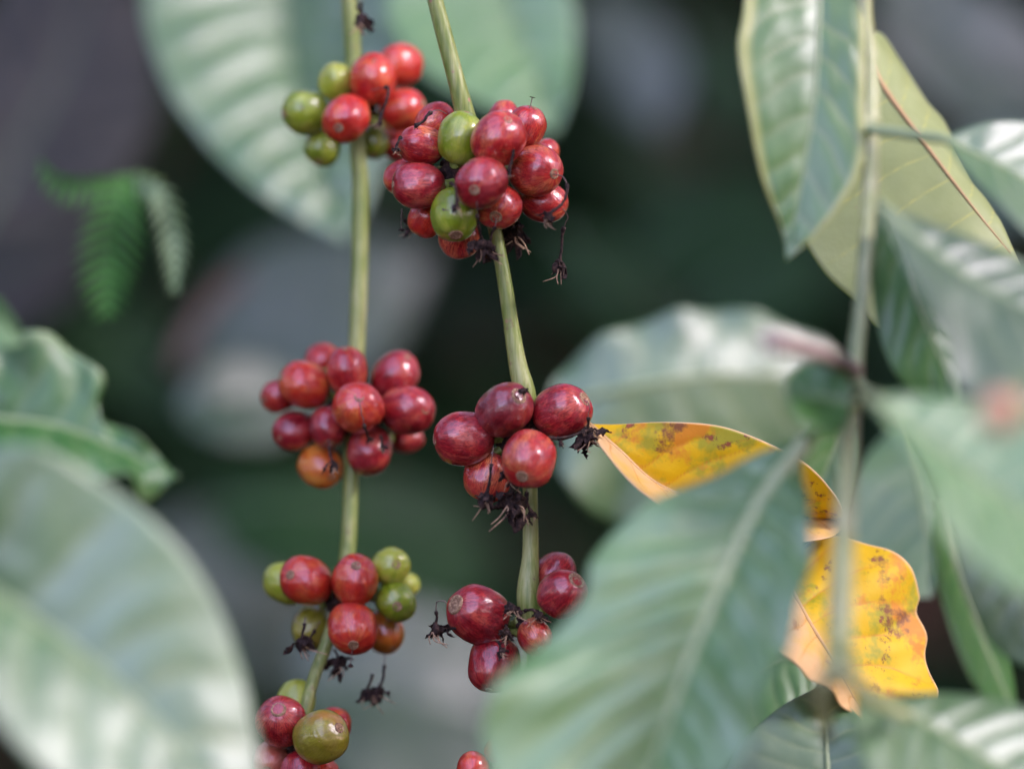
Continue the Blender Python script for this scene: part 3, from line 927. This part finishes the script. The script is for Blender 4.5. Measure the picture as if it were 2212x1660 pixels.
# ------------------------------------------------------------------ dried flowers
def spline_tube(bm, pts, r0, r1, loc, n=18, seg=6, fn=None):
    q = crom(pts, n)
    rr = [(r0 + (r1 - r0) * i / n) * (fn(i / n) if fn else 1) for i in range(n + 1)]
    tube(bm, [p - loc for p in q], rr, seg)


def tuft(bm, bmf, c, loc, size, seed, down=Vector((0, 0, -1)), n=9):
    """Crumpled petals (bm) and pale filaments (bmf) hanging from c."""
    r = random.Random(seed)
    for k in range(n):
        d = (down * r.uniform(.4, 1.3) + Vector((r.gauss(0, .55), r.gauss(0, .45), r.gauss(0, .35)))).normalized()
        s = d.cross(Vector((r.gauss(0, 1), r.gauss(0, 1), r.gauss(0, 1)))).normalized()
        L = size * r.uniform(.6, 1.15)
        prev = None
        curl = Vector((r.gauss(0, .6), r.gauss(0, .6), r.gauss(0, .6)))
        p = c + Vector((r.gauss(0, .12), r.gauss(0, .12), r.gauss(0, .1))) * size
        wbase = size * r.uniform(.14, .24)
        rows = []
        for i in range(7):
            t = i / 6
            w = wbase * math.sin(math.pi * min(1, .15 + .8 * t)) * (1 + .5 * r.uniform(-1, 1))
            rot = s.copy(); rot.rotate(Matrix.Rotation(t * r.uniform(-1.8, 1.8), 3, d))
            nn = d.cross(rot)
            row = [p - rot * w + nn * w * .9 * r.uniform(-.6, 1), p - rot * w * .4 - nn * w * .4 * r.uniform(0, 1), p + rot * w * .4 + nn * w * .5 * r.uniform(-1, 1), p + rot * w + nn * w * .9 * r.uniform(-.6, 1)]
            rows.append([bm.verts.new(v - loc) for v in row])
            d2 = (d + curl * t * .7 + Vector((r.gauss(0, .25), r.gauss(0, .25), r.gauss(0, .25)))).normalized()
            p = p + d2 * (L / 6)
        for a, b in zip(rows, rows[1:]):
            for j in range(3):
                bm.faces.new((a[j], a[j + 1], b[j + 1], b[j]))
    # dark core
    m2 = bmesh.ops.create_icosphere(bm, subdivisions=3, radius=size * .26)
    for v in m2['verts']:
        v.co *= 1 + .55 * noise.noise(v.co * (3 / size) + Vector((seed, 1, 2)))
        v.co += c + down * size * .22 - loc
    for k in range(4):
        d = (down * r.uniform(.5, 1.4) + Vector((r.gauss(0, .7), r.gauss(-.3, .5), r.gauss(0, .3)))).normalized()
        a = c + down * size * .3 + Vector((r.gauss(0, .1), -.2, 0)) * size
        b = a + d * size * r.uniform(.25, .5)
        e = b + (d + Vector((r.gauss(0, .9), 0, r.gauss(0, .5)))) * size * .3
        spline_tube(bmf, [a, b, e], size * .035, size * .02, loc, 8, 5)


def dried(root, path, size, seed, thread_r=.00011, sleeve=.45, n=9, thin=True):
    """A withered flower hanging on its thread; path runs from the navel to the flower."""
    loc = world_loc(root)
    pts = [P(*p) for p in path]
    bm = bmesh.new(); bmf = bmesh.new(); bmt = bmesh.new()
    q = crom(pts, 30)
    k = int(30 * sleeve)
    q2 = [p + Vector((noise.noise(p * 700), noise.noise(p * 700 + Vector((5, 0, 0))), 0)) * .00025 for p in q]
    if k > 1: tube(bmt, [p - loc for p in q2[:k + 1]], [thread_r * 1.3] * (k + 1), 6)
    rest = q2[k:]
    m = len(rest)
    if m > 1:
        rr = []
        for i in range(m):
            t = i / (m - 1)
            rr.append(.00038 * (1.5 if i < 3 else 1.0) * (1 + .25 * noise.noise(rest[i] * 900)) * (1 + 1.4 * max(0, t - .75) * 4 * .5))
        tube(bm, [p - loc for p in rest], rr, 7)
    dn = (q[-1] - q[-4]).normalized() * .5 + Vector((0, 0, -.6))
    tuft(bm, bmf, q[-1], loc, size * K * .9, seed, dn.normalized(), n)
    o = bpy.data.objects.new("dried_flower", finish(bm, "dried_flower"))
    o.data.materials.append(DRIED); C.objects.link(o); o.parent = root
    o.modifiers.new("solid", 'SOLIDIFY').thickness = .00012
    f = bpy.data.objects.new("filament", finish(bmf, "filament"))
    f.data.materials.append(DRIEDHI); C.objects.link(f); f.parent = o
    if k > 1:
        t = bpy.data.objects.new("thread", finish(bmt, "thread"))
        t.data.materials.append(THREAD); C.objects.link(t); t.parent = o
    return o


# ------------------------------------------------------------------ cherries
def cherry_mesh(a, b, seed):
    """Ellipsoid along Z with a slightly blunt navel end."""
    bm = bmesh.new()
    bmesh.ops.create_uvsphere(bm, u_segments=48, v_segments=32, radius=1)
    for v in bm.verts:
        x, y, z = v.co
        k = 1 + .06 * noise.noise(v.co * 1.3 + Vector((seed * 3.7, 0, 0)))
        rr = math.sqrt(x * x + y * y)
        # fuller shoulders than a sphere
        f = (1 + .05 * (1 - z * z) * z * z * 4)
        th = math.atan2(y, x)
        f *= 1 + .04 * math.cos(2 * th + seed)
        zz = z
        if z > .9: zz = .9 + (z - .9) * .62
        if z < -.93: zz = -.93 - (-z - .93) * .5
        v.co = Vector((x * b * f * k, y * b * f * k, zz * a * k))
    return finish(bm, "coffee_cherry")


def navel_mesh(rn, h):
    bm = bmesh.new()
    prof = [(1.12, -.30), (1.06, .02), (.96, .16), (.80, .17), (.62, .05), (.45, -.02), (.34, .10), (.25, .16), (.14, .05), (.05, -.02)]
    seg = 28
    rings = []
    for r_, z_ in prof:
        ring = []
        for k in range(seg):
            th = 2 * math.pi * k / seg
            w = 1 + .07 * noise.noise(Vector((math.cos(th) * 2, math.sin(th) * 2, rn * 5000 + r_)))
            ring.append(bm.verts.new((r_ * rn * w * math.cos(th), r_ * rn * w * math.sin(th), z_ * rn * h + .04 * rn * noise.noise(Vector((math.cos(th) * 4, math.sin(th) * 4, r_ * 9))))))
        rings.append(ring)
    for r0, r1 in zip(rings, rings[1:]):
        for k in range(seg):
            bm.faces.new((r0[k], r0[(k + 1) % seg], r1[(k + 1) % seg], r1[k]))
    bm.faces.new(rings[-1])
    return finish(bm, "navel")


def cluster(branch, node, stem_x, cherries, group, bark=True, nrad=26):
    """cherries: (x, y, rx, ry, dz_mm, kind, (nx, ny) navel offset or None, navel size, label). node: (x, y, d)."""
    nx_, ny_, nd = node
    items = []
    rc = random.Random(int(nx_ + ny_))
    for c in cherries:
        x, y, rx, ry, dz, kind, nv, ns, label = c[:9]
        back = c[9] if len(c) > 9 else False
        items.append(dict(x=x, y=y, rx=rx, ry=ry, d=nd + dz / 1000, kind=kind, nv=nv, ns=ns, label=label, back=back, r=math.sqrt(rx * ry) * K * nd))
    # settle depths so that neighbours touch instead of passing through each other
    for it in range(60):
        for i in range(len(items)):
            for j in range(i + 1, len(items)):
                A, B = items[i], items[j]
                dx = (A['x'] - B['x']) * K * nd; dy = (A['y'] - B['y']) * K * nd
                need = (A['r'] + B['r']) * .97
                q = need * need - dx * dx - dy * dy
                if q <= 0: continue
                q = math.sqrt(q)
                g = B['d'] - A['d']
                if abs(g) < q:
                    s = 1 if g >= 0 else -1
                    mv = (q - abs(g)) * .5 * .5
                    A['d'] -= s * mv; B['d'] += s * mv
        for A in items:            # keep clear of the stem
            sx = stem_x(A['y']) if callable(stem_x) else stem_x
            dx = abs(A['x'] - sx) * K * nd
            need = A['r'] + .0022
            if dx < need:
                q = math.sqrt(need * need - dx * dx)
                g = A['d'] - nd
                if abs(g) < q:
                    A['d'] += (1 if g > 0 else -1) * (q - abs(g)) * .4
    out = []
    for i, A in enumerate(items):
        d = A['d']
        sc = d / nd
        x, y = A['x'], A['y']
        rx, ry = A['rx'], A['ry']
        c = P(x, y, d)
        rm = math.sqrt(rx * ry)
        if A['nv'] is None:
            ox, oy = x - nx_, y - ny_
            ln = math.hypot(ox, oy) + 1e-6
            k = .93 * min(1, ln / 60)
            s = k
            ux, uy = ox / ln, oy / ln
            front = -1 if (A['d'] < nd - .004 and not A['back']) else 1
        else:
            ox, oy = A['nv']
            ln = math.hypot(ox, oy) + 1e-6
            ux, uy = ox / ln, oy / ln
            s = min(.985, ln / rm)
            front = 1 if A['back'] else -1
        ax = Vector((ux * s, front * math.sqrt(max(0, 1 - s * s)), -uy * s)).normalized()
        # tilt for the line of sight
        a_ratio = 1.10 + .09 * rc.random()
        b = 1.07 * rm * K * d / math.sqrt(math.sqrt(a_ratio ** 2 * s * s + 1 - s * s))
        a = b * a_ratio
        o = bpy.data.objects.new("coffee_cherry", cherry_mesh(a, b, i + x * .01))
        o.data.materials.append(CH[A['kind']])
        o.location = c
        o.rotation_mode = 'QUATERNION'
        o.rotation_quaternion = ax.to_track_quat('Z', 'Y')
        C.objects.link(o)
        tag(o, A['label'], 'cherry', group)
        rn = A['ns'] * K * d
        nm = bpy.data.objects.new("navel", navel_mesh(rn, .55))
        nm.data.materials.append(NAVEL)
        C.objects.link(nm); nm.parent = o
        # seat the disc on the skin: find the surface height at its rim
        zr = math.sqrt(max(0, 1 - (rn / b) ** 2))
        zz = (.9 + (zr - .9) * .62) if zr > .9 else zr
        nm.location = (0, 0, a * zz + rn * .06)
        # stalk from the node to the base of the fruit
        base = c - ax * a * .93
        nodep = P(nx_ + (x - nx_) * .12, ny_ + (y - ny_) * .25, nd + (d - nd) * .2)
        if (base - nodep).length > .0015:
            loc = world_loc(branch)
            bm = bmesh.new()
            midp = (nodep + base) * .5 + (base - c).normalized() * .0012
            q = crom([nodep, midp, base], 10)
            tube(bm, [p - loc for p in q], [.0011 + .0005 * (abs(k / 10 - .5) * 2) ** 2 for k in range(11)], 10)
            pd = bpy.data.objects.new("cherry_stalk", finish(bm, "cherry_stalk"))
            pd.data.materials.append(PEDI); C.objects.link(pd); pd.parent = branch
        A['obj'] = o; A['ax'] = ax; A['c'] = c
        out.append(A)
    if bark:
        nodule(branch, P(nx_, ny_, nd), nrad * 1.35 * K * nd, DRIED, "node", nx_ * .1, .8)  # node enlarged so dark tissue fills the dark gaps between cherries
    return out


def hang(A, path, size, seed, **kw):
    """A dried flower that hangs from cherry A; path in photo units, distance set from the fruit's front."""
    o = A['obj']
    # build in world space, then hand over to the cherry with its transform undone
    holder = bpy.data.objects.new("tmp", None); C.objects.link(holder)
    f = dried(holder, path, size, seed, **kw)
    M = Matrix.LocRotScale(o.location, o.rotation_quaternion, None)
    f.parent = o
    f.matrix_parent_inverse = M.inverted()
    bpy.data.objects.remove(holder)
    return f


#CHERRIES
G1 = "cherries of the top cluster on the left branch"
L1 = cluster(left_b, (772, 225, .943), 768, [
    (864, 142, 44, 47, 8, 'scarlet', (30, -5), 6, "topmost blurred red cherry of the left branch, highest fruit of all", True),
    (805, 172, 49, 52, -5, 'scarlet', (10, -30), 10, "red cherry with a brown navel above the stem, between the yellow-green and topmost cherries"),
    (725, 177, 35, 38, 0, 'lime', (8, -33), 7, "small yellow-green cherry at the upper left of the top left cluster"),
    (660, 242, 43, 49, -3, 'green', (-41, 6), 9, "green cherry with reddish left side, farthest left in the top left cluster"),
    (747, 257, 50, 47, -14, 'scarlet', (-12, 20), 10, "bright red cherry with navel facing front beside the big green one"),
    (871, 238, 44, 48, -3, 'scarlet', (40, -12), 8, "red cherry touching the sharp cluster from the upper left branch"),
    (826, 268, 30, 33, 4, 'crimson', (5, 10), 8, "small dark red cherry half hidden behind a withered flower in the top left cluster"),
    (697, 318, 42, 34, 2, 'green', (-6, 30), 7, "flattened green cherry at the bottom of the top left cluster"),
    (808, 308, 32, 32, 2, 'green', (-2, 26), 7, "small yellowish green cherry against the stem under the red ones"),
    (859, 309, 34, 38, 4, 'red', (10, 20), 7, "blurred red cherry squeezed between the two top clusters"),
], G1, nrad=30)
G2 = "cherries of the large sharp cluster on the right branch"
R1 = cluster(right_b, (1012, 372, .903), lambda y: 1008 + (y - 260) * .27, [
    (995, 298, 45, 59, -9, 'green', (12, -52), 6, "large green cherry at the top of the sharp cluster, below the stem"),
    (1076, 300, 56, 56, -13, 'red', (19, -34), 9, "streaked red cherry with a navel at upper right beside the green one"),
    (1135, 275, 42, 43, -1, 'red', (18, -36), 6, "red cherry at upper right of the sharp cluster with a short hair on top"),
    (1087, 252, 33, 32, 10, 'red', (6, -24), 6, "small red cherry peeping out at the very top of the sharp cluster", True),
    (1181, 328, 24, 28, 10, 'red', (14, -8), 5, "small red cherry mostly hidden at the right of the sharp cluster", True),
    (1157, 369, 55, 52, -7, 'red', (35, 8), 11, "orange-red streaked cherry with a navel and thread facing right"),
    (1175, 436, 48, 44, 0, 'red', (42, 12), 8, "red cherry at lower right with a withered flower lying on it"),
    (1040, 395, 56, 51, -22, 'crimson', (-13, 16), 11, "crimson cherry front and centre with a round navel and hanging thread"),
    (1078, 446, 43, 49, -11, 'red', (-6, 22), 13, "red cherry with a big ringed navel, below the front crimson one"),
    (910, 314, 48, 42, -5, 'red', (-45, -10), 8, "red cherry with a tiny black speck at upper left of the sharp cluster"),
    (939, 263, 43, 39, 6, 'red', (28, -22), 7, "red cherry behind a curved black thread at the top left of the sharp cluster", True),
    (904, 400, 53, 50, -9, 'crimson', (-49, 0), 7, "glossy crimson cherry at the left of the sharp cluster"),
    (866, 382, 32, 38, 5, 'red', (-26, 12), 6, "red cherry peeping out behind the glossy crimson one at far left", True),
    (981, 463, 47, 58, -14, 'green', (4, 42), 14, "green cherry with a brown crusty navel at the bottom of the sharp cluster"),
    (920, 473, 37, 37, 1, 'scarlet', (-12, 28), 6, "orange-red cherry behind the lower green one on its left", True),
    (993, 512, 48, 39, 0, 'red', (-8, 34), 6, "red cherry lowest in the sharp cluster beneath the green one", True),
], G2, nrad=44)
G3 = "cherries of the middle cluster on the left branch"
L2 = cluster(left_b, (765, 895, .936), 764, [
    (697, 779, 36, 34, 10, 'scarlet', (-6, -20), 6, "orange-red cherry at the back top of the middle left cluster", True),
    (657, 830, 50, 51, -4, 'scarlet', (-44, -14), 8, "red cherry with two highlights at the upper left of the middle left cluster"),
    (750, 800, 44, 47, -1, 'red', (-3, -42), 6, "red cherry in front of the stem at the top of the middle left cluster"),
    (853, 812, 53, 49, -1, 'crimson', (26, -38), 7, "crimson cherry at the upper right of the middle left cluster"),
    (880, 885, 54, 53, -8, 'crimson', (35, -3), 11, "crimson cherry with a pale navel on its right side"),
    (774, 880, 51, 54, -16, 'scarlet', (4, -22), 11, "orange-red cherry with navel and dangling thread in the middle of its cluster"),
    (604, 854, 33, 40, 2, 'red', (-28, 8), 6, "red cherry farthest left in the middle left cluster"),
    (635, 930, 43, 41, 0, 'crimson', (-24, 13), 5, "dark crimson cherry with a small ochre mark at lower left of its cluster"),
    (707, 922, 38, 43, -6, 'crimson', (4, 30), 10, "small dark crimson cherry above the orange one"),
    (798, 972, 53, 46, -7, 'crimson', (-2, 42), 7, "dark crimson cherry at the bottom beside the stem with withered bits on top"),
    (878, 947, 36, 30, 5, 'crimson', (28, -4), 6, "dark red cherry half hidden under the crimson ones at lower right", True),
    (693, 1007, 45, 45, -2, 'orange', (22, 18), 8, "orange cherry at the bottom of the middle left cluster"),
], G3, nrad=46)
G4 = "cherries of the sharp middle cluster on the right branch"
R2 = cluster(right_b, (1128, 945, .902), lambda y: 1142, [
    (1001, 948, 58, 57, -4, 'crimson', (-55, 0), 12, "crimson cherry farthest left in the sharp five-cherry cluster"),
    (1090, 885, 52, 61, -8, 'wine', (27, -27), 17, "wine-dark cherry with a large tan navel and green patch"),
    (1214, 888, 62, 54, -5, 'crimson', (44, -24), 15, "tilted crimson cherry with a tan navel on the right of the stem"),
    (1143, 991, 53, 61, -17, 'red', (-13, 32), 13, "streaked red cherry with a ringed navel in front of the stem"),
    (1053, 1030, 43, 57, -3, 'red', (-12, 50), 8, "red cherry behind dangling withered flowers at the bottom of the five-cherry cluster"),
], G4, nrad=38)
G5 = "cherries of the lower cluster on the left branch"
L3 = cluster(left_b, (735, 1300, .926), lambda y: 735 - (y - 1300) * .3 if y > 1300 else 745, [
    (619, 1259, 41, 50, 4, 'lime', (-36, -16), 6, "pale green cherry behind the red one at far left of the lower left cluster", True),
    (662, 1253, 51, 53, -5, 'scarlet', (-28, -13), 10, "red cherry with navel facing left in the lower left cluster"),
    (767, 1253, 51, 50, -8, 'scarlet', (4, -30), 10, "orange-red cherry with a navel near its top in the lower left cluster"),
    (843, 1223, 38, 41, -2, 'lime', (13, -6), 9, "small green cherry highest at the right of the lower left cluster"),
    (877, 1264, 24, 30, 9, 'lime', (14, -6), 5, "small green cherry mostly hidden between two other green ones", True),
    (855, 1299, 42, 41, -4, 'green', (4, 6), 10, "green cherry with a brown navel facing front in the lower left cluster"),
    (762, 1356, 52, 51, -12, 'scarlet', (3, 29), 11, "orange-red cherry with navel and thread below, front of the lower left cluster"),
    (829, 1364, 37, 49, 2, 'orange', (18, 30), 6, "brownish orange cherry behind the front orange-red one"),
    (675, 1355, 38, 48, 2, 'olive', (-10, 38), 7, "olive green cherry behind a withered flower at the left of the thin stem"),
], G5, nrad=24)
G6 = "cherries of the lowest cluster on the left branch"
L4 = cluster(left_b, (650, 1620, .911), lambda y: 655, [
    (607, 1557, 46, 58, -6, 'crimson', (-2, -27), 16, "dark crimson cherry with a large round navel beside the lower left leaf"),
    (637, 1514, 44, 42, 4, 'lime', (10, -36), 6, "pale green cherry at the top of the lowest left cluster", True),
    (692, 1590, 57, 53, -11, 'olive', (38, -20), 11, "olive cherry with a dark ringed navel at right"),
    (716, 1567, 37, 40, 4, 'scarlet', (30, -14), 6, "red cherry peeping out behind the olive one", True),
    (648, 1668, 44, 45, -6, 'crimson', (-8, 38), 6, "dark red cherry cut by the bottom edge in the lowest left cluster"),
    (703, 1662, 26, 30, 3, 'scarlet', (18, 20), 6, "small pinkish red cherry at the bottom edge right of the dark red one", True),
    (584, 1640, 34, 40, 0, 'pink', (-4, 16), 9, "pinkish cherry blurred behind the lower left leaf"),
], G6, nrad=20)
G7 = "cherries of the lower cluster on the right branch"
R3 = cluster(right_b, (1135, 1345, .90), lambda y: 1146, [
    (1033, 1326, 62, 61, -3, 'crimson', (-45, -22), 20, "large crimson cherry with a wide tan navel on its left side"),
    (1197, 1241, 48, 45, 6, 'crimson', (24, -34), 6, "crimson cherry at the right of the stem above the one with a pale navel", True),
    (1215, 1282, 54, 46, -7, 'crimson', (27, -28), 18, "crimson cherry with a pale navel touching the big foreground leaf"),
    (1067, 1434, 52, 58, -2, 'crimson', (-10, 46), 7, "crimson cherry below the large one, partly behind the big leaf"),
    (1156, 1375, 36, 38, -3, 'red', (10, 20), 7, "red cherry almost hidden by the big foreground leaf"),
], G7, nrad=16)
G8 = "cherries at the bottom edge on the right branch"
R4 = cluster(right_b, (1068, 1690, .90), lambda y: 1075, [
    (1021, 1660, 38, 32, -6, 'scarlet', (0, 8), 11, "red cherry cut by the bottom edge left of the big leaf"),
    (1074, 1618, 26, 28, -2, 'red', (6, -14), 7, "small red cherry blurred behind the edge of the big foreground leaf"),
], G8, nrad=16)

far_b = thing("coffee_twig", "thin blurred twig holding one salmon cherry close to the lens at the right edge", "twig", P(2260, 800, .69))
branch_stem(far_b, [(2300, 760, .70, 22), (2230, 830, .695, 20), (2185, 872, .69, 18)], STEM_D, n=20)
cluster(far_b, (2220, 845, .692), -900, [
    (2160, 890, 44, 38, -2, 'salmon', (-20, 12), 8, "salmon pink cherry, strongly blurred, alone over the leaves at the right edge"),
], "single cherry close to the lens", bark=False)

# withered flowers that hang from cherries
D = .8825
hang(R1[1], [(1095, 267, D), (1101, 290, D - .001), (1106, 310, D), (1109, 330, D), (1104, 352, D), (1099, 372, D)], 16, 1, sleeve=.5, n=4)
hang(R1[7], [(1027, 410, .8775), (1030, 440, .876), (1031, 468, .879), (1038, 505, .884), (1040, 522, .886)], 46, 2, sleeve=.45, n=12)
hang(R1[8], [(1071, 470, .886), (1070, 490, .886), (1062, 508, .887), (1057, 530, .888)], 40, 3, sleeve=.3, n=9)
hang(R1[5], [(1196, 376, .889), (1217, 383, .887), (1226, 405, .886), (1218, 435, .884), (1200, 452, .882), (1186, 462, .882)], 34, 4, sleeve=.35, n=8)
hang(R1[6], [(1215, 450, .89), (1226, 468, .892), (1216, 500, .896), (1213, 540, .896), (1207, 568, .896)], 44, 5, sleeve=.45, n=8)
hang(R1[10], [(965, 246, .900), (945, 238, .896), (925, 248, .893), (915, 262, .892), (898, 272, .892)], 10, 6, sleeve=.55, n=3)
hang(R1[9], [(866, 296, .896), (862, 302, .894), (858, 312, .894), (856, 322, .894)], 16, 7, sleeve=.1, n=5)
hang(R1[14], [(868, 452, .908), (872, 470, .912), (884, 492, .915)], 26, 8, sleeve=.6, n=6)
hang(R1[12], [(868, 450, .902), (866, 470, .902), (867, 498, .902)], 4, 9, sleeve=.95, n=2)
hang(R1[2], [(1144, 234, .899), (1147, 222, .899), (1150, 210, .899)], 2, 10, sleeve=.97, n=1)
hang(R2[3], [(1130, 1026, .884), (1137, 1060, .886), (1139, 1085, .888), (1148, 1106, .890)], 24, 11, sleeve=.45, n=6)
hang(R2[2], [(1260, 863, .889), (1273, 872, .889), (1271, 905, .890), (1269, 935, .892)], 52, 12, sleeve=.55, n=12)
hang(R2[1], [(1118, 858, .882), (1126, 846, .883), (1132, 842, .886)], 18, 13, sleeve=.3, n=5)
hang(R2[0], [(1066, 962, .893), (1061, 1000, .886), (1059, 1035, .885), (1050, 1070, .886)], 44, 14, sleeve=.5, n=9)
hang(R3[0], [(965, 1304, .888), (962, 1298, .888), (943, 1300, .889), (943, 1325, .890), (942, 1350, .891)], 46, 15, sleeve=.62, n=8)
hang(R3[3], [(1072, 1380, .889), (1078, 1390, .888), (1082, 1402, .887)], 26, 16, sleeve=.1, n=7)
hang(L1[1], [(802, 195, .924), (838, 190, .92), (834, 220, .918), (826, 240, .918), (820, 262, .918)], 22, 17, sleeve=.3, n=4)
hang(L2[5], [(776, 858, .912), (781, 890, .910), (789, 925, .912), (797, 948, .918)], 14, 18, sleeve=.5, n=4)
hang(L2[8], [(711, 948, .922), (712, 975, .920), (720, 1000, .917)], 34, 19, sleeve=.3, n=7)
hang(L2[9], [(822, 938, .922), (826, 955, .918), (826, 962, .917)], 22, 20, sleeve=.2, n=5)
hang(L3[6], [(764, 1386, .910), (760, 1410, .909), (756, 1438, .910)], 4, 21, sleeve=.95, n=2)
hang(L3[7], [(832, 1412, .925), (830, 1440, .924), (826, 1470, .923), (815, 1488, .922)], 44, 22, sleeve=.3, n=10)
hang(L3[8], [(660, 1332, .912), (656, 1352, .911), (652, 1380, .911)], 46, 23, sleeve=.3, n=8)

# withered flowers caught on the branches themselves
def stuck(branch, path, size, seed, **kw):
    return dried(branch, path, size, seed, **kw)


stuck(right_b, [(1095, 470, .906), (1102, 482, .905), (1108, 492, .905)], 62, 31, sleeve=.05, n=14)
stuck(right_b, [(1118, 455, .905), (1112, 475, .904)], 30, 32, sleeve=.05, n=8)
stuck(right_b, [(974, 396, .882), (982, 402, .876), (986, 424, .875), (987, 440, .875)], 26, 33, sleeve=.05, n=5)
stuck(right_b, [(1100, 1010, .892), (1103, 1040, .890), (1106, 1070, .890)], 66, 34, sleeve=.02, n=15)
stuck(right_b, [(1098, 1000, .892), (1104, 1012, .889), (1106, 1020, .889)], 46, 35, sleeve=.02, n=9)
stuck(right_b, [(1150, 925, .892), (1180, 944, .888), (1222, 944, .889), (1256, 934, .891), (1280, 926, .892)], 12, 36, sleeve=.35, n=4)
stuck(right_b, [(1203, 944, .889), (1210, 950, .889), (1213, 955, .889)], 14, 37, sleeve=.02, n=4)
stuck(right_b, [(1094, 1310, .894), (1100, 1303, .890), (1105, 1308, .889)], 38, 38, sleeve=.02, n=10)
stuck(right_b, [(1135, 1318, .893), (1150, 1316, .889), (1160, 1322, .889)], 36, 39, sleeve=.02, n=8)
stuck(right_b, [(1094, 1350, .894), (1093, 1356, .890), (1093, 1362, .889)], 34, 40, sleeve=.02, n=9)
stuck(left_b, [(778, -20, .93), (781, 10, .93), (782, 34, .93)], 50, 41, sleeve=.5, n=10)
stuck(left_b, [(722, 1400, .918), (728, 1415, .918), (730, 1425, .918)], 44, 42, sleeve=.1, n=10)
stuck(left_b, [(806, 1454, .921), (798, 1476, .921), (792, 1492, .921)], 30, 43, sleeve=.05, n=7)
stuck(left_b, [(690, 1340, .918), (672, 1375, .913), (658, 1390, .912)], 24, 44, sleeve=.4, n=5)
